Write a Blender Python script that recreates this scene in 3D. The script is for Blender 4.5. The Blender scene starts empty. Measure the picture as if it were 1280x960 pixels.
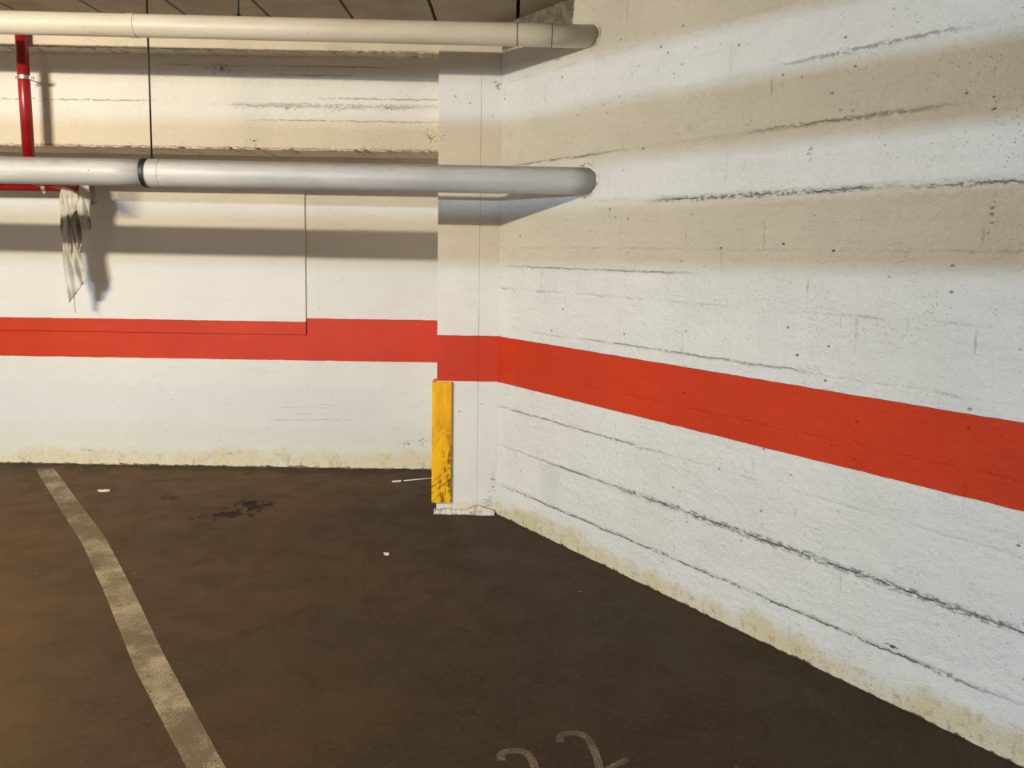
import bpy, bmesh, math, random
from mathutils import Vector, Matrix
random.seed(7)
S = bpy.context.scene
COL = S.collection
PI = math.pi

# ------------------------------------------------------------------ helpers
def srgb(r, g, b):
    f = lambda c: (c/255/12.92) if c/255 <= .04045 else ((c/255+.055)/1.055)**2.4
    return (f(r), f(g), f(b), 1)

def link_mesh(name, bm, mat=None, parent=None, smooth=False):
    bmesh.ops.recalc_face_normals(bm, faces=bm.faces[:])
    me = bpy.data.meshes.new(name)
    bm.to_mesh(me); bm.free()
    if smooth:
        for p in me.polygons: p.use_smooth = True
    o = bpy.data.objects.new(name, me)
    COL.objects.link(o)
    if mat: me.materials.append(mat)
    if parent: o.parent = parent
    return o

def tag(o, label, cat, group=None):
    o['label'] = label; o['category'] = cat
    if group: o['group'] = group
    return o

def struct(o):
    o['kind'] = 'structure'
    return o

def empty(name, loc=(0, 0, 0)):
    o = bpy.data.objects.new(name, None); COL.objects.link(o); o.location = loc
    o.empty_display_size = .05
    return o

def add_box(bm, x0, x1, y0, y1, z0, z1):
    v = [bm.verts.new((x, y, z)) for z in (z0, z1) for y in (y0, y1) for x in (x0, x1)]
    for f in ((0, 1, 3, 2), (4, 5, 7, 6), (0, 1, 5, 4), (2, 3, 7, 6), (0, 2, 6, 4), (1, 3, 7, 5)):
        bm.faces.new([v[i] for i in f])

def add_prism(bm, poly, z0, z1):
    a = [bm.verts.new((x, y, z0)) for x, y in poly]
    b = [bm.verts.new((x, y, z1)) for x, y in poly]
    n = len(poly)
    bm.faces.new(a); bm.faces.new(b)
    for i in range(n): bm.faces.new((a[i], a[(i+1) % n], b[(i+1) % n], b[i]))

def add_tube(bm, pts, rad, n=24, cap=True, flat=1.0):
    """round tube along a polyline; rad may be a list"""
    pts = [Vector(p) for p in pts]
    if not isinstance(rad, (list, tuple)): rad = [rad]*len(pts)
    rings = []
    up = None
    for i, p in enumerate(pts):
        a = pts[max(i-1, 0)]; b = pts[min(i+1, len(pts)-1)]
        t = (b-a).normalized()
        if up is None:
            up = Vector((0, 0, 1)) if abs(t.z) < .9 else Vector((1, 0, 0))
        s = t.cross(up).normalized(); up = s.cross(t).normalized()
        rings.append([bm.verts.new(p + s*math.cos(2*PI*k/n)*rad[i] + up*math.sin(2*PI*k/n)*rad[i]*flat) for k in range(n)])
    for r0, r1 in zip(rings, rings[1:]):
        for k in range(n): bm.faces.new((r0[k], r0[(k+1) % n], r1[(k+1) % n], r1[k]))
    if cap:
        bm.faces.new(rings[0]); bm.faces.new(rings[-1])
    return rings

# ------------------------------------------------------------------ node helper
class N:
    def __init__(s, name):
        s.m = bpy.data.materials.new(name); s.m.use_nodes = True
        s.t = s.m.node_tree; s.t.nodes.clear()
        s.out = s.t.nodes.new('ShaderNodeOutputMaterial')
        s.b = s.t.nodes.new('ShaderNodeBsdfPrincipled')
        s.t.links.new(s.b.outputs[0], s.out.inputs[0])
        s.tc = s.t.nodes.new('ShaderNodeTexCoord')
        s.co = s.tc.outputs['Object']
    def put(s, sock, v):
        if isinstance(v, bpy.types.NodeSocket): s.t.links.new(v, sock)
        else: sock.default_value = v
    def math(s, op, a, b=0.0, c=None, clamp=False):
        n = s.t.nodes.new('ShaderNodeMath'); n.operation = op; n.use_clamp = clamp
        s.put(n.inputs[0], a); s.put(n.inputs[1], b)
        if c is not None: s.put(n.inputs[2], c)
        return n.outputs[0]
    def add(s, a, b): return s.math('ADD', a, b)
    def mul(s, a, b): return s.math('MULTIPLY', a, b)
    def sub(s, a, b): return s.math('SUBTRACT', a, b)
    def mx(s, a, b): return s.math('MAXIMUM', a, b)
    def step(s, v, lo, hi, o0=0.0, o1=1.0):
        n = s.t.nodes.new('ShaderNodeMapRange'); n.interpolation_type = 'SMOOTHSTEP'; n.clamp = True
        s.put(n.inputs[0], v)
        for i, q in enumerate((lo, hi, o0, o1)): s.put(n.inputs[i+1], q)
        return n.outputs[0]
    def win(s, v, a, b, e):          # soft window a..b
        return s.mul(s.step(v, a-e, a+e), s.step(v, b-e, b+e, 1.0, 0.0))
    def xyz(s, v=None):
        n = s.t.nodes.new('ShaderNodeSeparateXYZ'); s.put(n.inputs[0], v or s.co)
        return n.outputs
    def comb(s, x, y, z):
        n = s.t.nodes.new('ShaderNodeCombineXYZ')
        for i, q in enumerate((x, y, z)): s.put(n.inputs[i], q)
        return n.outputs[0]
    def scale(s, v, sc):
        n = s.t.nodes.new('ShaderNodeVectorMath'); n.operation = 'MULTIPLY'
        s.put(n.inputs[0], v); n.inputs[1].default_value = sc
        return n.outputs[0]
    def noise(s, scale, detail=4, rough=.55, v=None, dist=0.0):
        n = s.t.nodes.new('ShaderNodeTexNoise')
        s.put(n.inputs['Vector'], v or s.co); n.inputs['Scale'].default_value = scale
        n.inputs['Detail'].default_value = detail; n.inputs['Roughness'].default_value = rough
        n.inputs['Distortion'].default_value = dist
        return n.outputs[0]
    def voro(s, scale, v=None, feat='F1', out='Distance', rnd=1.0):
        n = s.t.nodes.new('ShaderNodeTexVoronoi'); n.feature = feat
        s.put(n.inputs['Vector'], v or s.co); n.inputs['Scale'].default_value = scale
        n.inputs['Randomness'].default_value = rnd
        return n.outputs[out]
    def mix(s, f, a, b):
        n = s.t.nodes.new('ShaderNodeMix'); n.data_type = 'RGBA'
        s.put(n.inputs[0], f); s.put(n.inputs[6], a); s.put(n.inputs[7], b)
        return n.outputs[2]
    def bump(s, h, strength=.5, dist=.01):
        n = s.t.nodes.new('ShaderNodeBump'); n.inputs['Strength'].default_value = strength
        n.inputs['Distance'].default_value = dist
        s.put(n.inputs['Height'], h); s.t.links.new(n.outputs[0], s.b.inputs['Normal'])
    def fin(s, col, rough=.6, metal=0.0, spec=.5):
        s.put(s.b.inputs['Base Color'], col); s.put(s.b.inputs['Roughness'], rough)
        s.b.inputs['Metallic'].default_value = metal
        s.b.inputs['Specular IOR Level'].default_value = spec
        return s.m

WHITE = srgb(225, 221, 208)
RED = srgb(206, 60, 26)

def paint(name, band=None, blocks=False, cracks=(), chips=(), pits=.5, rough_bump=.35, base_stain=0.0, stain_h=.14,
          greys=(), streak=False, vline=None, top_raw=None, white=WHITE, scuffs=(), dirt_z=.012):
    """painted masonry: object X runs along the surface, object Z is height above the floor"""
    k = N(name)
    X, Y, Z = k.xyz()
    mott = k.noise(1.3, 5, .6)
    fine = k.noise(45, 5, .65)
    grit = k.noise(190, 3, .6)
    lump = k.noise(9, 4, .6)
    col = k.mix(k.step(mott, .3, .7), white, tuple(c*.93 for c in white[:3])+(1,))
    # trowel / brush streaks running along the wall
    stv = k.scale(k.co, (1.2, 1.2, 9))
    st = k.noise(3.0, 4, .6, stv)
    col = k.mix(k.mul(k.step(st, .5, .75), .10), col, srgb(190, 178, 158))
    h = k.add(k.mul(lump, 1.0), k.add(k.mul(fine, rough_bump), k.mul(grit, rough_bump*.35)))
    if blocks:                                # roller stipple and flaked patches of older coats
        sp = k.noise(42, 6, .8, k.scale(k.co, (.8, 1, 1.2)))
        col = k.mix(k.mul(k.step(sp, .52, .68), .15), col, srgb(150, 144, 132))
        fl = k.noise(6, 7, .75, k.scale(k.co, (.6, 1, 1)))
        h = k.add(h, k.mul(k.step(fl, .45, .65), .5))
    dark = None
    wob = k.mul(k.sub(k.noise(7, 4, .6), .5), .022)
    wob2 = k.mul(k.sub(k.noise(32, 4, .7), .5), .020)
    zw = k.add(Z, k.add(wob, wob2)); xw = k.add(X, k.add(wob, wob2))
    brk = k.noise(6.5, 5, .7)           # breaks up every line
    if blocks:
        q = k.math('DIVIDE', k.sub(zw, .19), .23)
        row = k.math('FLOOR', q)
        fz = k.math('ABSOLUTE', k.sub(k.math('FRACT', k.add(q, .5)), .5))
        dz = k.mul(fz, .23)
        par = k.math('FLOORED_MODULO', row, 2.0)
        qx = k.add(k.math('DIVIDE', k.sub(xw, .20), .40), k.mul(par, .5))
        dx = k.mul(k.math('ABSOLUTE', k.sub(k.math('FRACT', k.add(qx, .5)), .5)), .40)
        jz = k.step(dz, 0.0, .011, 1.0, 0.0)
        jx = k.step(dx, 0.0, .007, 1.0, 0.0)
        joint = k.mx(k.mul(jz, k.step(brk, .38, .62)), k.mul(jx, k.step(brk, .45, .68)))
        h = k.sub(h, k.mul(joint, .7))
        ln = k.mx(k.mul(k.step(dz, 0, .005, 1, 0), k.step(brk, .56, .66)), k.mul(k.step(dx, 0, .004, 1, 0), k.step(brk, .55, .66)))
        dark = k.mul(ln, .34)
        # slightly uneven courses: each block its own tiny offset
        wn = k.t.nodes.new('ShaderNodeTexWhiteNoise'); wn.noise_dimensions = '2D'
        k.put(wn.inputs['Vector'], k.comb(k.math('FLOOR', qx), row, 0.0))
        h = k.add(h, k.mul(wn.outputs['Value'], .35))
    for (z, x0, x1, wd, stg) in cracks:
        d = k.math('ABSOLUTE', k.sub(zw, z))
        wx = k.win(X, x0, x1, .15)
        nb = k.noise(4 + z, 5, .75); ns = k.noise(85 + 9*z, 4, .75, k.scale(k.co, (.45, 1, 1)))
        line = k.mul(k.step(d, .0008, .0036, 1.0, 0.0), k.step(nb, .44, .54))
        spall = k.mul(k.mul(k.step(d, wd*.3, wd*1.25, 1.0, 0.0), k.step(ns, .49, .58)), k.step(k.noise(5 + z, 4, .7), .34, .50))
        m = k.mul(k.mx(line, k.mul(spall, .8)), wx)
        h = k.sub(h, k.mul(m, 1.3))
        m = k.mul(m, stg)
        dark = m if dark is None else k.mx(dark, m)
    for (cx, cz, rx, rz, stg) in chips:     # chipped paint patches
        ex = k.math('DIVIDE', k.sub(X, cx), rx); ez = k.math('DIVIDE', k.sub(Z, cz), rz)
        r = k.math('SQRT', k.add(k.mul(ex, ex), k.mul(ez, ez)))
        nb = k.noise(75, 5, .75, k.scale(k.co, (.6, 1, 1)))
        m = k.mul(k.mul(k.step(k.sub(nb, k.mul(r, .10)), .50, .56), k.step(r, .7, 1.6, 1, 0)), stg)
        h = k.sub(h, m)
        dark = m if dark is None else k.mx(dark, m)
    if pits:
        pv = k.scale(k.co, (.7, 1, 1)); vd = k.voro(34, pv); vc = k.voro(34, pv, out='Color')
        cs = k.xyz(vc)[0]
        gate = k.mul(k.step(cs, .72, .9), k.step(k.noise(2.2, 3), .36, .55))
        pr = k.add(.05, k.mul(k.mul(k.xyz(vc)[1], k.xyz(vc)[1]), .16)); pit = k.mul(k.step(k.math('DIVIDE', k.add(vd, k.mul(k.sub(grit, .5), .10)), pr), .3, 1.0, 1, 0), gate)
        h = k.sub(h, k.mul(pit, 1.4)); pit = k.mul(pit, pits)
        vd2 = k.voro(75)
        p2 = k.mul(k.step(vd2, .08, .22, 1, 0), k.step(k.noise(4, 4, .7), .47, .60))
        h = k.sub(h, k.mul(p2, .5)); pit = k.mx(pit, k.mul(p2, pits*.45))
        dark = pit if dark is None else k.mx(dark, pit)
    for (x0, x1, z0, z1, c, f, e) in greys:    # patches of another paint
        xx = k.add(X, k.mul(k.sub(lump, .5), e*4)); zz = k.add(Z, k.mul(k.sub(lump, .5), e*3))
        m = k.mul(k.win(xx, x0, x1, e), k.win(zz, z0, z1, e))
        col = k.mix(k.mul(m, f), col, c)
    if base_stain:
        nz = k.noise(4.5, 5, .65); ny = k.noise(16, 4, .7)
        zz = k.sub(Z, k.mul(k.sub(nz, .5), .22))
        m = k.mul(k.step(zz, stain_h*.35, stain_h*1.25, 1, 0), base_stain)
        col = k.mix(k.mul(m, k.step(nz, .3, .62, .35, 1)), col, srgb(214, 196, 146))
        m2 = k.mul(k.win(zz, stain_h*.3, stain_h*.9, .03), k.step(ny, .5, .72))
        col = k.mix(k.mul(m2, base_stain*.8), col, srgb(172, 158, 112))
    if base_stain:                            # cream lime bloom along the foot
        zz = k.sub(Z, k.mul(k.sub(k.noise(8, 5, .7), .5), .12))
        col = k.mix(k.mul(k.step(zz, .03, .095, 1, 0), base_stain*.42), col, srgb(226, 212, 172))
        ng = k.noise(30, 5, .75, k.scale(k.co, (1, 1, .6)))
        col = k.mix(k.mul(k.mul(k.step(zz, .03, .10, 1, 0), k.step(ng, .53, .64)), base_stain*.5), col, srgb(112, 98, 74))
    if dark is not None:
        col = k.mix(dark, col, srgb(62, 54, 46))
    for (x0, x1, z, wd, f, sl) in scuffs:
        d = k.math('ABSOLUTE', k.sub(k.add(Z, k.mul(X, sl)), z))
        m = k.mul(k.step(d, wd*.3, wd, 1, 0), k.win(X, x0, x1, .05))
        col = k.mix(k.mul(k.mul(m, k.step(k.noise(14, 3), .4, .6)), f), col, srgb(110, 108, 108))
    rough = .62
    if band:
        zb = k.add(Z, k.mul(k.sub(k.noise(12, 2), .5), .007))
        m = k.mul(k.step(zb, band[0]-.0015, band[0]+.0015), k.step(zb, band[1]-.0015, band[1]+.0015, 1, 0))
        rc = k.mix(k.step(mott, .3, .7), RED, tuple(c*.84 for c in RED[:3])+(1,))
        rc = k.mix(k.mul(k.step(st, .55, .8), .25), rc, srgb(215, 78, 45))
        if dark is not None: rc = k.mix(k.mul(dark, .55), rc, srgb(80, 24, 18))
        col = k.mix(m, col, rc)
        rough = k.step(m, 0, 1, .66, .50)
        h = k.mul(h, k.step(m, 0, 1, 1, .45))
    if vline is not None:
        m = k.step(k.math('ABSOLUTE', k.sub(k.add(X, k.mul(wob, .15)), vline)), .0008, .003, 1, 0)
        h = k.sub(h, k.mul(m, 1.2)); col = k.mix(k.mul(k.mul(m, k.step(k.noise(3, 3), .4, .6)), .25), col, srgb(90, 80, 70))
    if top_raw:                               # bare concrete left unpainted under the ceiling
        n1 = k.noise(9, 5, .7)
        xx = k.add(X, k.mul(k.sub(n1, .5), .10)); zz = k.add(Z, k.mul(k.sub(n1, .5), .06))
        m = k.mul(k.step(xx, top_raw[0]-.01, top_raw[0]+.01, 1, 0), k.step(zz, top_raw[1]-.01, top_raw[1]+.01))
        rcol = k.mix(k.step(k.noise(18, 6, .75), .36, .64), srgb(104, 95, 84), srgb(150, 140, 126))
        col = k.mix(m, col, rcol)
    # floor grime creeping up the very bottom
    zz = k.sub(Z, k.mul(k.sub(k.noise(9, 7, .75), .47), dirt_z*6))
    col = k.mix(k.step(zz, -.003, .003, .9, 0), col, srgb(50, 41, 30))
    k.bump(h, .75 if blocks else .55, .012)
    return k.fin(col, rough, spec=.18)

# ------------------------------------------------------------------ dimensions (metres; the camera stands over x = 0, y = 0)
BACK = 5.465            # back wall
FACE = 4.53             # pillar front
AX, AY = -.086, 4.540   # foot of the oblique right wall at the pillar
DX, DY = .5923, -.8057  # its direction towards the viewer
CEIL = 2.81
WANG = math.atan2(DY, DX)
def wall_x(y): return AX + (y-AY)*DX/DY     # x of the right wall's face at depth y

# ------------------------------------------------------------------ setting
# floor
k = N('floor_concrete')
X, Y, Z = k.xyz()
n1 = k.noise(.9, 6, .6); n2 = k.noise(5, 6, .65, dist=.6); n3 = k.noise(60, 4, .6); n4 = k.noise(220, 2)
lit_bay = k.step(k.add(X, k.mul(k.sub(n1, .5), 2.4)), -2.9, .2, 1, 0)     # browner left bay, lamp falloff to the right painted into the colour
col = k.mix(k.step(n1, .32, .68), k.mix(lit_bay, srgb(66, 53, 37), srgb(98, 74, 47)), k.mix(lit_bay, srgb(60, 51, 37), srgb(88, 69, 46)))
col = k.mix(k.mul(k.step(n2, .42, .78), .28), col, srgb(50, 40, 29))
col = k.mix(k.mul(k.step(n3, .50, .75), .30), col, srgb(108, 94, 74))
# faint rubbed tyre sweeps
vx = k.sub(X, 1.4); vy = k.sub(Y, 4.0)
rad = k.math('SQRT', k.add(k.mul(vx, vx), k.mul(vy, vy)))
sw = k.noise(26, 3, .6, k.comb(rad, 0.0, 0.0))
col = k.mix(k.mul(k.mul(k.step(sw, .5, .66), k.win(rad, .9, 2.3, .3)), .22), col, srgb(46, 38, 29))
# oil spots
def oil(cx, cy, rx, ry, th):
    ex = k.math('DIVIDE', k.sub(X, cx), rx); ey = k.math('DIVIDE', k.sub(Y, cy), ry)
    r = k.math('SQRT', k.add(k.mul(ex, ex), k.mul(ey, ey)))
    b = k.noise(17, 3, .55, k.scale(k.co, (1, .6, 1)))
    return k.step(k.add(r, k.mul(b, 3.4)), th, th+.22, 1, 0)
o1 = k.mx(oil(-1.54, 4.60, .17, .15, 2.15), oil(-1.66, 4.42, .22, .15, 1.95))
o1 = k.mx(o1, k.mul(oil(-2.1, 4.72, .12, .07, 2.0), .6))
col = k.mix(k.mul(o1, .92), col, srgb(17, 12, 9))
# darker edge along the back wall, pale plaster drips
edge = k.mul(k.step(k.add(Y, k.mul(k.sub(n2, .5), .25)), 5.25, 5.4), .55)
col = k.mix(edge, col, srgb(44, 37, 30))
drip = k.mul(k.step(k.add(Y, k.mul(k.sub(k.noise(7, 5, .7), .5), .12)), 5.452, 5.462), .85)
col = k.mix(drip, col, srgb(200, 192, 176))
# scattered pale specks
vd = k.voro(7.5); vc = k.xyz(k.voro(7.5, out='Color'))[1]
sp = k.mul(k.step(vd, .03, .075, 1, 0), k.step(vc, .80, .82))
sp = k.mul(sp, k.step(k.noise(70, 3, .7), .45, .55))
col = k.mix(k.mul(sp, .55), col, srgb(176, 164, 142))
k.bump(k.add(k.mul(n3, .6), k.add(k.mul(n4, .4), k.mul(n2, .35))), .25, .006)
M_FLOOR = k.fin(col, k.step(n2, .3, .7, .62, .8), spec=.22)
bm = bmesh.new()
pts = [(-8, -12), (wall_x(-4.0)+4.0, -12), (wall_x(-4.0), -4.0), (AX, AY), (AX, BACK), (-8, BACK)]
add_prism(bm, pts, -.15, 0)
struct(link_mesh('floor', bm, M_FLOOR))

# back wall
M_BACK = paint('back_wall_paint', band=(.768, 1.066), pits=.18, rough_bump=.22, base_stain=.75, stain_h=.12,
               greys=[(-6, -.95, .16, .585, srgb(212, 210, 203), .5, .02), (-6, -.4, .0, .30, srgb(214, 208, 186), .45, .03)],
               chips=[(-.74, .185, .05, .03, .8), (-.62, .20, .035, .05, .9), (-3.0, .10, .10, .02, .6), (-2.0, .09, .05, .015, .5)],
               scuffs=[(-1.68, -1.15, .372, .004, .5, -.02), (-1.62, -1.1, .43, .003, .3, .0), (-1.55, -1.2, .345, .003, .45, .03), (-1.5, -1.25, .39, .003, .35, .05)])
bm = bmesh.new(); add_box(bm, -8, -.434, BACK, BACK+.2, 0, CEIL)
struct(link_mesh('wall_back', bm, M_BACK))
# raised sheet fixed to the back wall
M_PANEL = paint('panel_paint', band=(.0, 1.043), pits=.1, rough_bump=.18, white=srgb(228, 222, 210))
bm = bmesh.new(); add_box(bm, -8, -1.440, BACK-.016, BACK-.0005, .951, 1.969)
bmesh.ops.bevel(bm, geom=[e for e in bm.edges], offset=.002, segments=1, affect='EDGES')
struct(link_mesh('wall_panel', bm, M_PANEL))

# oblique right wall: its own axes, X along the face
M_RIGHT = paint('block_wall_paint', band=(.793, 1.062), blocks=True, pits=.8, rough_bump=1.5, base_stain=.8, stain_h=.10,
                cracks=[(1.79, 1.25, 2.25, .012, .9), (1.785, 2.4, 3.2, .010, .8), (.42, 1.0, 3.4, .017, .9), (.42, .5, 1.0, .007, .7),
                        (.185, .12, 2.7, .007, .85), (2.035, 1.75, 2.4, .010, .5), (2.03, .2, .85, .006, .5), (2.27, 1.9, 2.5, .008, .4),
                        (1.47, .15, 1.4, .006, .4), (.65, .1, 1.2, .006, .5), (1.12, .8, 2.0, .006, .4)],
                chips=[(2.40, .205, .05, .02, .9), (2.60, .19, .03, .015, .9), (.75, 1.98, .07, .025, .8), (1.98, 1.93, .012, .05, .8),
                       (2.60, 2.0, .012, .05, .8), (2.62, 1.70, .015, .09, .7), (1.55, 2.62, .04, .02, .8)],
                top_raw=(.62, 2.665), white=srgb(236, 233, 222),
                greys=[(.44, .58, .2, .42, srgb(186, 182, 176), .25, .04)])
bm = bmesh.new(); add_box(bm, 0, 10.5, 0, .2, 0, CEIL+.12)
rw = struct(link_mesh('wall_right', bm, M_RIGHT))
rw.location = (AX, AY, 0); rw.rotation_euler = (0, 0, WANG)

# pillar
M_PIL = paint('pillar_paint', band=(.794, 1.0625), pits=.3, rough_bump=.25, base_stain=.35, stain_h=.06, vline=-.192,
              white=srgb(228, 221, 207), chips=[(-.12, .08, .05, .06, .55), (-.10, .20, .02, .08, .5), (-.10, 2.48, .03, .05, .5), (-.40, 2.2, .03, .03, .5)],
              scuffs=[(-.27, -.2, -.40, .003, .6, 2.2)])
bm = bmesh.new(); add_prism(bm, [(-.434, FACE), (AX+.0068, FACE), (AX+.0068, BACK), (-.434, BACK)], 0, CEIL+.12)
struct(link_mesh('pillar', bm, M_PIL))
# plaster skirt smeared round the pillar foot
k = N('rough_plaster')
n = k.noise(40, 5, .7); n0 = k.noise(12, 4)
M_PLAS = None
k.bump(n, .8, .01)
M_PLAS = k.fin(k.mix(k.step(n0, .45, .7), srgb(220, 213, 196), srgb(150, 138, 112)), .8)
bm = bmesh.new()
prof = []
NX = 90
walk = .5
for i in range(NX+1):
    x = -.447 + (.359)*i/NX
    walk = min(1, max(0, walk + random.uniform(-.22, .22)))
    hgt = .022 + .030*walk*(.6+.4*math.sin(i*.11+1)) + .003*random.random()
    out = .016 + .012*walk + .003*random.random()
    prof.append([bm.verts.new(p) for p in ((x, FACE-.0008, hgt), (x, FACE-out*.5, hgt*.75), (x, FACE-out, .008), (x, FACE-out-.012, .0005), (x, FACE-.0008, .0005))])
for a, b in zip(prof, prof[1:]):
    for j in range(5): bm.faces.new((a[j], a[(j+1) % 5], b[(j+1) % 5], b[j]))
bm.faces.new(prof[0]); bm.faces.new(prof[-1])
struct(link_mesh('trim_1', bm, M_PLAS, smooth=True))

# stepped concrete beam over the back wall, its lower arrises broken
M_BEAM = paint('beam_paint', pits=.8, rough_bump=.7, white=srgb(226, 217, 199),
               cracks=[(2.40, -3.4, -2.2, .005, .6), (2.43, -1.1, -.44, .005, .5), (2.30, -1.5, -.44, .004, .4), (2.56, -1.4, -1.0, .006, .6), (2.61, -2.0, -.7, .006, .5), (2.385, -1.7, -.5, .016, .35), (2.137, -8, -.4, .006, .55), (2.672, -8, -.4, .004, .5)],
               chips=[(-1.72, 2.59, .12, .05, .75), (-1.55, 2.18, .05, .025, .8), (-1.35, 2.37, .06, .02, .6), (-1.05, 2.37, .06, .02, .6), (-.75, 2.38, .08, .03, .7), (-.5, 2.22, .05, .06, .6)])
bm = bmesh.new()
rings = []
xs = [-8 + .4*i for i in range(10)] + [-4.0 + .02*i for i in range(179)] + [-.4345]
for x in xs:
    j1, j2, j3, j4 = [random.uniform(-1, 1) for _ in range(4)]
    big = 0.014*random.random() if random.random() < .12 else 0
    rings.append([bm.verts.new(p) for p in ((x, 4.60, CEIL+.1), (x, 4.60, 2.69), (x, 4.60+.003*j1, 2.668+.005*j2), (x, 4.72, 2.664+.003*j2), (x, 4.72, 2.165), (x, 4.72+.003*j3+big*.5, 2.130+.004*j4+big), (x, 5.10, 2.13), (x, 5.10, 1.971), (x, BACK, 1.971), (x, BACK, CEIL+.1))])
for a, b in zip(rings, rings[1:]):
    for j in range(10): bm.faces.new((a[j], a[(j+1) % 10], b[(j+1) % 10], b[j]))
bm.faces.new(rings[0]); bm.faces.new(rings[-1])
struct(link_mesh('ceiling_beam', bm, M_BEAM))

# ceiling of long precast planks with open joints
k = N('ceiling_concrete')
n = k.noise(30, 4, .6, k.scale(k.co, (1, .1, 1))); n0 = k.noise(3, 4)
k.bump(n, .3, .006)
M_CEIL = k.fin(k.mix(k.step(n0, .3, .7), srgb(172, 160, 142), srgb(150, 138, 122)), .8)
bm = bmesh.new()
x = .005 - .4535*18
while x < 8:
    x0, x1 = x+.0095, x+.4535-.0095
    far = lambda xx: 4.60 if xx < -.434 else min(FACE, AY + (xx-AX)*DY/DX if xx > AX else FACE)
    def poly(a, b):
        cuts = [a] + [c for c in (-.434, AX) if a < c < b] + [b]
        pp = [(a, -12), (b, -12)]
        return pp + [(c, far(c)-.001) for c in reversed(cuts)]
    if far(x1) > -11: add_prism(bm, poly(x0, x1), CEIL, CEIL+.12)
    if far(x1) > -11: add_prism(bm, poly(x-.0105, x+.0105), CEIL+.09, CEIL+.12)
    x += .4535
struct(link_mesh('ceiling', bm, M_CEIL))
# unseen beam and two tubes added behind the viewer to cast the wall stripes
bm = bmesh.new(); add_box(bm, -8, 5, -1.75, -1.45, 2.243, CEIL)
struct(link_mesh('ceiling_beam', bm, M_CEIL))  # unseen, added to block the far lamp above the stripes
k = N('stripe_caster_metal'); k.bump(k.noise(20), .1, .005)
M_CASTER = k.fin(srgb(150, 148, 142), .5)
for i, (a, b) in enumerate(((1.60, 1.79), (1.918, 2.092))):
    bm = bmesh.new(); add_tube(bm, [(-8, -1.6, (a+b)/2), (5, -1.6, (a+b)/2)], (b-a)/2, 32)
    struct(link_mesh('trim_%d' % (i+2), bm, M_CASTER, smooth=False))  # unseen tubes, added only for their shadow stripes

# ------------------------------------------------------------------ painted floor marks
def worn(name, col, lo, hi):
    k = N(name)
    a = k.noise(4.5, 3, .6); b = k.noise(150, 4, .7); c = k.noise(38, 4, .7)
    f = k.add(k.mul(a, .55), k.add(k.mul(b, .42), k.mul(c, .28)))
    k.bump(b, .4, .003)
    m = k.fin(k.mix(k.step(c, .35, .65), col, tuple(q*.72 for q in col[:3])+(1,)), .7)
    tr = k.t.nodes.new('ShaderNodeBsdfTransparent'); mx = k.t.nodes.new('ShaderNodeMixShader')
    k.put(mx.inputs[0], k.step(f, lo, hi, .15, .92))
    k.t.links.new(tr.outputs[0], mx.inputs[1]); k.t.links.new(k.b.outputs[0], mx.inputs[2])
    k.t.links.new(mx.outputs[0], k.out.inputs[0])
    return m
M_LINE = worn('worn_floor_paint', srgb(198, 182, 150), .57, .76)
left = [(-3.285, 5.30), (-2.80, 4.68), (-2.228, 3.955), (-1.80, 3.36), (-1.365, 2.735), (-.945, 2.185), (-.36, 1.39)]
right = [(-3.186, 5.342), (-2.72, 4.755), (-2.150, 4.040), (-1.735, 3.46), (-1.305, 2.84), (-.862, 2.232), (-.28, 1.44)]
bm = bmesh.new()
add_prism(bm, left + right[::-1], .0004, .0016)
tag(link_mesh('parking_line', bm, M_LINE), 'long worn cream painted parking line running diagonally across the dark floor', 'parking line')

def stroke(bm, pts, w):
    P = [Vector((x, y)) for x, y in pts]
    # smooth the polyline
    for _ in range(2):
        Q = [P[0]]
        for a, b in zip(P, P[1:]): Q += [a*.75+b*.25, a*.25+b*.75]
        P = Q + [P[-1]]
    L, R = [], []
    for i, p in enumerate(P):
        t = (P[min(i+1, len(P)-1)]-P[max(i-1, 0)]).normalized(); nn = Vector((-t.y, t.x))
        L.append(p+nn*w/2); R.append(p-nn*w/2)
    for z in (.0004, .0016):
        a = [bm.verts.new((p.x, p.y, z)) for p in L]; b = [bm.verts.new((p.x, p.y, z)) for p in R]
        for i in range(len(P)-1): bm.faces.new((a[i], a[i+1], b[i+1], b[i]))
M_NUM = worn('worn_number_paint', srgb(160, 142, 118), .57, .76)
two = [(.176, 2.345), (.170, 2.372), (.190, 2.394), (.227, 2.397), (.258, 2.382), (.272, 2.345), (.282, 2.28), (.287, 2.225), (.284, 2.196)]
base = [(.281, 2.194), (.300, 2.212), (.374, 2.266)]
for off, lab in (((0, 0), 'right digit of the worn white painted number 22 on the floor'),
                 ((-.187, -.095), 'left digit of the worn number 22, mostly cut off by the photo edge')):
    bm = bmesh.new()
    stroke(bm, [(x+off[0], y+off[1]) for x, y in two], .026)
    stroke(bm, [(x+off[0], y+off[1]) for x, y in base], .022)
    tag(link_mesh('painted_digit', bm, M_NUM), lab, 'floor number', 'painted bay number digits')

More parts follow.
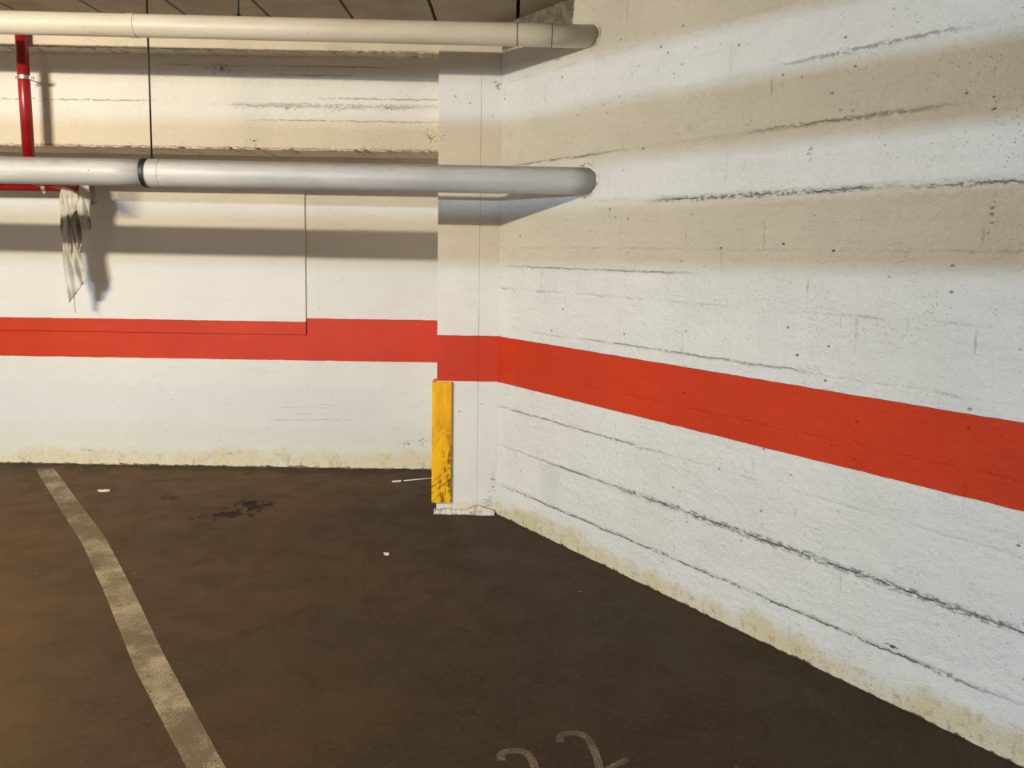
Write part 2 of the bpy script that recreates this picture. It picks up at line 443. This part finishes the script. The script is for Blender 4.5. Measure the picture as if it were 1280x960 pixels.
# ------------------------------------------------------------------ pipes into the right wall
def pipe_mat(name, c0, c1, top_tone=None):
    k = N(name)
    v = k.scale(k.co, (1, 5, 5))
    a = k.noise(1.6, 4, .6, v); b = k.noise(14, 5, .7, v); g = k.noise(120, 3)
    col = k.mix(k.step(a, .3, .7), c0, c1)
    col = k.mix(k.mul(k.step(b, .56, .72), .30), col, srgb(128, 118, 104))
    if top_tone:                 # darker grey-brown tone along the top of the pipe
        zz = k.add(k.math('DIVIDE', k.sub(k.xyz()[2], top_tone[0]), top_tone[1]), k.mul(k.sub(b, .5), .9))
        col = k.mix(k.mul(k.step(zz, .45, .95), .6), col, srgb(128, 118, 108))
    vd = k.voro(14); gate = k.step(k.xyz(k.voro(14, out='Color'))[0], .86, .88)
    col = k.mix(k.mul(k.mul(k.step(vd, .04, .09, 1, 0), gate), .6), col, srgb(70, 60, 50))
    k.bump(k.add(b, k.mul(g, .3)), .18, .004)
    return k.fin(col, .46, spec=.45)
M_UP = pipe_mat('cream_pipe_paint', srgb(224, 219, 208), srgb(208, 202, 188))
M_LOW = pipe_mat('grey_pipe_paint', srgb(190, 186, 178), srgb(170, 166, 158), top_tone=(1.908, .067))
k = N('black_steel'); k.bump(k.noise(60), .2, .002); M_BLACK = k.fin(srgb(24, 22, 20), .55)
k = N('grey_seam'); M_SEAM = k.fin(srgb(108, 98, 84), .7)
k = N('galvanised_steel'); k.bump(k.noise(80), .15, .002); M_ZINC = k.fin(srgb(200, 196, 188), .35, metal=.8)

def axis_z(za, zb, y, x):   # straight axis from x=-8 (za) to the wall (zb)
    xe = wall_x(y); return zb + (za-zb)*(xe-x)/(xe+2.53)
def run_pipe(bm, y, za, zb, r, x0, x1, n=40, mitre=False):
    """length of round pipe along X, mitred against the oblique wall at its right end"""
    xs = [x0 + (x1-x0)*i/24 for i in range(25)]
    rings = []
    for i, x in enumerate(xs):
        ring = []
        for q in range(n):
            a = 2*PI*q/n; yy = y + r*math.cos(a)
            xx = x
            if mitre and i == 24: xx = wall_x(yy) - .0015
            ring.append(bm.verts.new((xx, yy, axis_z(za, zb, y, x) + r*math.sin(a))))
        rings.append(ring)
    for a, b in zip(rings, rings[1:]):
        for q in range(n): bm.faces.new((a[q], a[(q+1) % n], b[(q+1) % n], b[q]))
    bm.faces.new(rings[0]); bm.faces.new(rings[-1])

# upper pipe
UY, UZA, UZB, UR = 3.94, 2.620, 2.597, .0545
up = empty('drain_pipe', (wall_x(UY), UY, UZB))
tag(up, 'upper cream painted pipe running just below the ceiling into the right wall', 'pipe', 'grey and cream wall pipes')
def child(o, root):
    o.parent = root; o.matrix_parent_inverse = Matrix.Translation(root.location).inverted(); return o
bm = bmesh.new(); run_pipe(bm, UY, UZA, UZB, UR, -6.5, wall_x(UY), mitre=True)
child(link_mesh('pipe_body', bm, M_UP, smooth=True), up)
for xa, xb, dr, mt in ((-1.885, -1.845, .0022, M_UP), (.000, .0045, .0012, M_SEAM), (.168, .172, .0012, M_SEAM)):
    bm = bmesh.new(); run_pipe(bm, UY, UZA, UZB, UR+dr, xa, xb)
    child(link_mesh('pipe_coupling' if mt is M_UP else 'pipe_seam', bm, mt, smooth=False), up)
# drips of paint under the upper pipe
bm = bmesh.new()
for x in (.005, .018, .026):
    bmesh.ops.create_uvsphere(bm, u_segments=10, v_segments=8, radius=.0055, matrix=Matrix.Translation((x, UY-.012, UZB-UR-.003)))
child(link_mesh('paint_drip', bm, M_PLAS, smooth=True), up)

# lower pipe
LY, LZA, LZB, LR = 3.94, 1.914, 1.903, .0665
lo = empty('drain_pipe', (wall_x(LY), LY, LZB))
tag(lo, 'lower and thicker grey painted pipe, carried by a black strap hanger, entering the right wall', 'pipe', 'grey and cream wall pipes')
bm = bmesh.new(); run_pipe(bm, LY, LZA, LZB, LR, -6.5, -1.80)
run_pipe(bm, LY, LZA, LZB, LR+.0015, -1.80, wall_x(LY), mitre=True)
child(link_mesh('pipe_body', bm, M_LOW, smooth=True), lo)
bm = bmesh.new(); run_pipe(bm, LY, LZA, LZB, LR+.003, -1.803, -1.745)
child(link_mesh('pipe_coupling', bm, M_LOW, smooth=False), lo)
# broken mortar collars where the pipes enter the wall
for (yy, zz, r) in ((UY, UZB, UR), (LY, LZB, LR)):
    bm = bmesh.new()
    n = 36; rr = []
    for q in range(n):
        a = 2*PI*q/n
        jag = random.uniform(.2, 1)
        for (dr, off) in ((.0, .010*jag), (.004+.012*jag, .0012)):
            y2 = yy + (r+.0015+dr)*math.cos(a)
            rr.append(bm.verts.new((wall_x(y2)-off-.0005, y2, zz+(r+.0015+dr)*math.sin(a))))
    for q in range(n):
        a, b, c, d = rr[2*q], rr[2*q+1], rr[(2*q+3) % (2*n)], rr[(2*q+2) % (2*n)]
        bm.faces.new((a, b, c, d))
    o = link_mesh('mortar_collar', bm, M_PLAS)
    child(o, up if zz > 2.2 else lo)

# hangers: threaded rod from the ceiling and a black strap round the pipe
def hanger(x, y, zc, r, lab, ztop=CEIL, rodoff=.0, a0=0.0, a1=2*PI-.02):
    h = empty('pipe_hanger', (x, y, ztop)); tag(h, lab, 'pipe hanger', 'pipe hangers on the ceiling')
    bm = bmesh.new(); add_tube(bm, [(x, y+rodoff, zc+r+.012), (x, y+rodoff, ztop)], .0045, 10)
    child(link_mesh('rod', bm, M_BLACK, smooth=True), h)
    bm = bmesh.new(); n = 40; w = .013; rings = []
    for q in range(n):
        a = a0+(a1-a0)*q/(n-1)
        # the strap narrows under the pipe
        ww = w*(.45+.55*max(0, math.sin(a*.5+PI/4))) if True else w
        rings.append([bm.verts.new((x+sx*ww, y+rad*math.cos(a), zc+rad*math.sin(a))) for sx, rad in ((-1, r+.0025), (1, r+.0025), (1, r+.0065), (-1, r+.0065))])
    for q in range(n-1):
        a, b = rings[q], rings[q+1]
        for j in range(4): bm.faces.new((a[j], a[(j+1) % 4], b[(j+1) % 4], b[j]))
    bm.faces.new(rings[0]); bm.faces.new(rings[-1])
    child(link_mesh('strap', bm, M_BLACK, smooth=False), h)
    bm = bmesh.new(); bmesh.ops.create_cone(bm, cap_ends=True, segments=6, radius1=.010, radius2=.010, depth=.012, matrix=Matrix.Translation((x, y+rodoff, zc+r+.014)))
    child(link_mesh('nut', bm, M_BLACK), h)
    return h
hanger(-1.822, LY, axis_z(LZA, LZB, LY, -1.822), LR, 'long thin black rod with a dark strap round the lower grey pipe', rodoff=.064)
hanger(-1.362, UY, axis_z(UZA, UZB, UY, -1.362), UR+.0005, 'short black rod dropping from the ceiling to the upper cream pipe', rodoff=.035, a0=-PI*.2, a1=PI*.40)

# ------------------------------------------------------------------ red fire pipe
k = N('red_pipe_paint')
n = k.noise(9, 4); g = k.noise(70, 3)
k.bump(g, .1, .003)
M_REDP = k.fin(k.mix(k.step(n, .35, .65), srgb(160, 26, 26), srgb(138, 20, 22)), .32)
RX, RY, RZ = -2.775, 4.555, 1.925
fp = empty('fire_pipe', (RX, RY, RZ))
tag(fp, 'thin red fire water pipe dropping down the wall and turning left behind the grey pipe', 'pipe')
bm = bmesh.new(); add_tube(bm, [(RX-.012, RY, CEIL), (RX, RY, RZ+.07)], .0315, 28)
child(link_mesh('riser', bm, M_REDP, smooth=True), fp)
bm = bmesh.new()
arc = [(RX, RY+.07*(1-math.cos(t)), RZ+.07*(1-math.sin(t))) for t in [PI/2*i/8 for i in range(9)]]
arc = [(RX, RY, RZ+.10)] + [(RX, RY+.07-.07*math.cos(t), RZ+.07-.07*math.sin(t)) for t in [PI/2*i/8 for i in range(9)]] + [(RX, RY+.10, RZ)]
add_tube(bm, arc, .036, 28)
child(link_mesh('elbow', bm, M_REDP, smooth=True), fp)
bm = bmesh.new(); add_tube(bm, [(RX, RY+.09, RZ), (-2.885, 5.245, RZ)], .029, 24)
child(link_mesh('spur', bm, M_REDP, smooth=True), fp)
bm = bmesh.new(); add_tube(bm, [(-6.5, 5.245, RZ-.012), (-2.84, 5.245, RZ)], .0235, 24)
child(link_mesh('branch', bm, M_REDP, smooth=True), fp)
bm = bmesh.new(); add_tube(bm, [(-2.95, 5.245, RZ), (-2.83, 5.245, RZ)], .031, 24)
child(link_mesh('tee_fitting', bm, M_REDP, smooth=True), fp)
for x in (-3.10,):
    bm = bmesh.new()
    add_tube(bm, [(x-.012, 5.245, RZ-.002), (x+.012, 5.245, RZ-.002)], .027, 24)
    add_box(bm, x-.008, x+.008, 5.235, 5.255, RZ-.037, RZ-.024)
    child(link_mesh('pipe_clamp', bm, M_ZINC), fp)
bm = bmesh.new(); zc = 2.487
add_tube(bm, [(RX-.006, RY, zc-.010), (RX-.006, RY, zc+.010)], .0345, 28)
add_box(bm, RX-.058, RX+.046, RY-.006, RY+.006, zc-.009, zc+.009)
add_box(bm, RX-.008, RX-.003, RY+.03, 4.7195, zc-.003, zc+.003)
cl = child(link_mesh('pipe_clamp', bm, M_ZINC), fp)
for sx in (-.050, .038):
    bm = bmesh.new(); add_tube(bm, [(RX+sx, RY-.016, zc), (RX+sx, RY+.016, zc)], .006, 8)
    link_mesh('clamp_bolt', bm, M_ZINC, cl)

# ------------------------------------------------------------------ rag hung over the red pipe
k = N('rag_cloth')
n = k.noise(5, 5, .65); w = k.noise(160, 3); w2 = k.noise(18, 4)
k.bump(k.add(w, k.mul(w2, 1.5)), .35, .004)
X, Y, Z = k.xyz()
col = k.mix(k.step(n, .35, .7), srgb(212, 207, 192), srgb(158, 152, 140))
M_RAG = k.fin(col, .9, spec=.15)
k.b.inputs['Sheen Weight'].default_value = .2
def lerp_tab(tab, z):
    tab = sorted(tab)
    if z <= tab[0][0]: return tab[0][1]
    for (a, p), (b, q) in zip(tab, tab[1:]):
        if z <= b:
            t = (z-a)/(b-a); t = t*t*(3-2*t); return p+(q-p)*t
    return tab[-1][1]
PYC, PZC, PR = 5.245, RZ, .036
def flap(bm, L, R, bottom, y0, amp, nf, ph, ns=44, nt=54, back=.10, depth_taper=None):
    grid = []
    for j in range(nt+1):
        t = j/nt; row = []
        for i in range(ns+1):
            s = i/ns
            zb = lerp_tab(bottom, s)
            arc_len = PI*PR; total = back + arc_len + (PZC - zb)
            d = t*total
            if d < back: z = PZC-back+d; y = PYC+PR
            elif d < back+arc_len:
                a = (d-back)/PR; z = PZC+PR*math.sin(a); y = PYC+PR*math.cos(a)
            else: z = PZC-(d-back-arc_len); y = PYC-PR
            fall = max(0, min(1, (PZC+.02-z)/.18)) if d > back+arc_len*.5 else 0
            xl = lerp_tab(L, z); xr = lerp_tab(R, z)
            wv = math.sin(s*nf*2*PI+ph+1.2*math.sin(z*9+ph)) + .45*math.sin(s*nf*4.6*PI+ph*2+z*14)
            x = xl+(xr-xl)*(s + .025*math.sin(z*21+ph+s*7))
            y = y + (y0 + amp*wv)*(.25+.75*fall) + .006*math.sin(z*33+s*11+ph)
            z += .008*math.sin(s*9+ph)*(1-fall)
            row.append(bm.verts.new((x, y, z)))
        grid.append(row)
    for a, b in zip(grid, grid[1:]):
        for i in range(ns): bm.faces.new((a[i], a[i+1], b[i+1], b[i]))
bm = bmesh.new()
# left hanging length
flap(bm, [(2.0, -2.955), (1.86, -2.982), (1.6, -2.985), (1.3, -2.98)], [(2.0, -2.90), (1.8, -2.90), (1.5, -2.915), (1.3, -2.935)],
     [(0, 1.36), (.4, 1.30), (.7, 1.34), (1, 1.42)], -.002, .010, 1.5, .4, ns=24)
# long middle length with the slanting pointed hem
flap(bm, [(2.0, -2.93), (1.8, -2.935), (1.55, -2.965), (1.35, -2.955), (1.18, -2.945)], [(2.0, -2.85), (1.8, -2.86), (1.62, -2.86), (1.45, -2.84), (1.31, -2.815), (1.18, -2.815)],
     [(0, 1.172), (.12, 1.18), (.5, 1.245), (.85, 1.30), (1, 1.325)], -.022, .013, 2.0, 2.1)
# bulging right bunch
flap(bm, [(2.0, -2.90), (1.85, -2.91), (1.7, -2.885), (1.5, -2.87)], [(2.0, -2.815), (1.93, -2.79), (1.82, -2.770), (1.70, -2.775), (1.62, -2.785), (1.5, -2.835)],
     [(0, 1.62), (.3, 1.53), (.55, 1.50), (.75, 1.60), (1, 1.66)], -.035, .020, 1.6, 4.0, ns=32)
# crumpled fold over the front of the bunch
flap(bm, [(2.0, -2.925), (1.85, -2.93), (1.7, -2.90)], [(2.0, -2.84), (1.85, -2.845), (1.7, -2.86)],
     [(0, 1.74), (.5, 1.70), (1, 1.77)], -.055, .014, 1.2, 1.0, ns=24, nt=36)
rag = link_mesh('hanging_rag', bm, M_RAG, smooth=True)
tag(rag, 'dirty pale grey cloth rag hanging over the end of the red pipe', 'rag')
md = rag.modifiers.new('thick', 'SOLIDIFY'); md.thickness = .004; md.offset = 0
bm = bmesh.new(); add_tube(bm, [(-2.915, 5.20, 1.30), (-2.912, 5.198, 1.20), (-2.908, 5.2, 1.10)], [.004, .0035, .002], 8)
link_mesh('loose_thread', bm, M_RAG, rag, smooth=True)

# ------------------------------------------------------------------ yellow corner guard on the pillar
k = N('yellow_guard_rubber')
X, Y, Z = k.xyz()
a = k.noise(7, 5, .7, k.scale(k.co, (3, 3, 1))); b = k.noise(34, 4, .7); c = k.noise(5.0, 3, .6, k.scale(k.co, (6, 6, 1.2)))
col = k.mix(k.step(a, .35, .7), srgb(250, 186, 0), srgb(230, 160, 0))
low = k.step(Z, .30, .66, 1, .12)
sc = k.mul(k.mul(k.step(c, .47, .62), k.step(b, .38, .58)), low)
col = k.mix(k.mul(sc, .8), col, srgb(72, 52, 14))
for (z, sl) in ((.17, .8), (.135, 1.1), (.24, .9), (.205, .7)):
    d = k.math('ABSOLUTE', k.sub(k.sub(Z, k.mul(k.add(X, .40), sl)), z))
    m = k.mul(k.step(d, .003, .009, 1, 0), k.step(b, .42, .55))
    col = k.mix(k.mul(m, .65), col, srgb(60, 36, 16))
k.bump(b, .2, .004)
M_YEL = k.fin(col, .5, spec=.2)
bm = bmesh.new()
x0, xc, xi = -.462, -.438, -.345     # outer corner, pillar corner side, inner end
g = .004                             # glued gap
yo, yi, yb = 4.508, FACE-.001, 4.64
poly = [(xi, yi), (xi, yo+.004), (xi-.006, yo)] 
for i in range(7):
    t = PI/2*i/6
    poly.append((x0+.012-.012*math.sin(t), yo+.012-.012*math.cos(t)))
poly += [(x0, yb-.006), (x0+.006, yb), (-.4352, yb), (-.4352, yi)]
rg = []
for z in [.068 + (.79-.068)*i/12 for i in range(13)]:
    rg.append([bm.verts.new((px, py, z)) for px, py in poly])
for A, B in zip(rg, rg[1:]):
    for q in range(len(poly)): bm.faces.new((A[q], A[(q+1) % len(poly)], B[(q+1) % len(poly)], B[q]))
bm.faces.new(rg[0]); bm.faces.new(rg[-1])
tag(link_mesh('corner_guard', bm, M_YEL), 'scuffed yellow corner guard fixed to the foot of the white pillar', 'corner guard')

# ------------------------------------------------------------------ litter
k = N('litter_paper'); k.bump(k.noise(60), .4, .003); M_PAPER = k.fin(srgb(226, 220, 208), .8)
def scrap(x, y, a, b, rot, lab, name='paper_scrap', hh=.012, seed=1):
    rnd = random.Random(seed)
    bm = bmesh.new(); n = 12
    top = []; bot = []
    for i in range(n):
        t = 2*PI*i/n; r = rnd.uniform(.7, 1.05)
        px, py = a*r*math.cos(t), b*r*math.sin(t)
        top.append(bm.verts.new((px, py, hh*rnd.uniform(.35, 1)))); bot.append(bm.verts.new((px*.9, py*.9, .0005)))
    ct = bm.verts.new((0, 0, hh*.9)); cb = bm.verts.new((0, 0, .0005))
    for i in range(n):
        j = (i+1) % n
        bm.faces.new((top[i], top[j], ct)); bm.faces.new((bot[i], bot[j], cb)); bm.faces.new((top[i], top[j], bot[j], bot[i]))
    o = link_mesh(name, bm, M_PAPER); o.location = (x, y, 0); o.rotation_euler = (0, 0, rot)
    return tag(o, lab, 'litter')
scrap(-2.57, 4.84, .045, .022, .1, 'small white paper scrap on the floor right of the parking line top', seed=3)
scrap(-.762, 5.140, .036, .012, .2, 'white scrap by the back wall, left of the yellow corner guard', seed=5, hh=.010)
scrap(-.625, 3.872, .016, .026, .5, 'tiny pale fleck lying alone on the open floor in front of the pillar', name='plaster_fleck', seed=8, hh=.008)
bm = bmesh.new(); add_tube(bm, [(-.715, 5.155, .0045), (-.62, 5.19, .005), (-.49, 5.240, .0045)], .0035, 10)
tag(link_mesh('thin_straw', bm, M_PAPER, smooth=True), 'thin pale stick lying on the floor behind the yellow corner guard', 'litter')

# ------------------------------------------------------------------ light
def area(name, loc, aim, sx, sy, power, col):
    d = bpy.data.lights.new(name, 'AREA'); d.shape = 'RECTANGLE'; d.size = sx; d.size_y = sy
    d.energy = power; d.color = col
    o = bpy.data.objects.new(name, d); COL.objects.link(o)
    o.location = loc
    o.rotation_euler = (Vector(aim)-Vector(loc)).to_track_quat('-Z', 'Y').to_euler()
    return o
area('tube_lamp', (-3.3, .5, 2.65), (-2.8, 5.5, .15), .8, .07, 168, (1, .88, .68))
area('far_lamp', (-5.5, -10.8, 1.80), (0.4, 3.5, 1.75), 2.0, .14, 900, (.50, .70, 1.0))
w = bpy.data.worlds.new('garage_ambient'); S.world = w; w.use_nodes = True
bg = w.node_tree.nodes['Background']; bg.inputs[0].default_value = (.99, 1.0, .96, 1); bg.inputs[1].default_value = .72

# ------------------------------------------------------------------ camera
F = 980.; P = math.radians(6.0); T = math.radians(.9)
f0 = Vector((0, math.cos(P), -math.sin(P))); r0 = Vector((1, 0, 0)); u0 = r0.cross(f0)
r_ = r0*math.cos(T)+u0*math.sin(T); u_ = u0*math.cos(T)-r0*math.sin(T)
cd = bpy.data.cameras.new('camera'); cam = bpy.data.objects.new('camera', cd); COL.objects.link(cam)
cd.sensor_width = 36; cd.lens = 36*F/1280; cd.shift_y = -(480-418)/1280; cd.clip_start = .05
m = Matrix((r_, u_, -f0)).transposed().to_4x4(); m.translation = Vector((0, 0, 1.55))
cam.matrix_world = m
S.camera = cam
S.view_settings.view_transform = 'Standard'; S.view_settings.look = 'None'
S.view_settings.gamma = 1; S.view_settings.use_curve_mapping = False
S.view_settings.exposure = 0.23
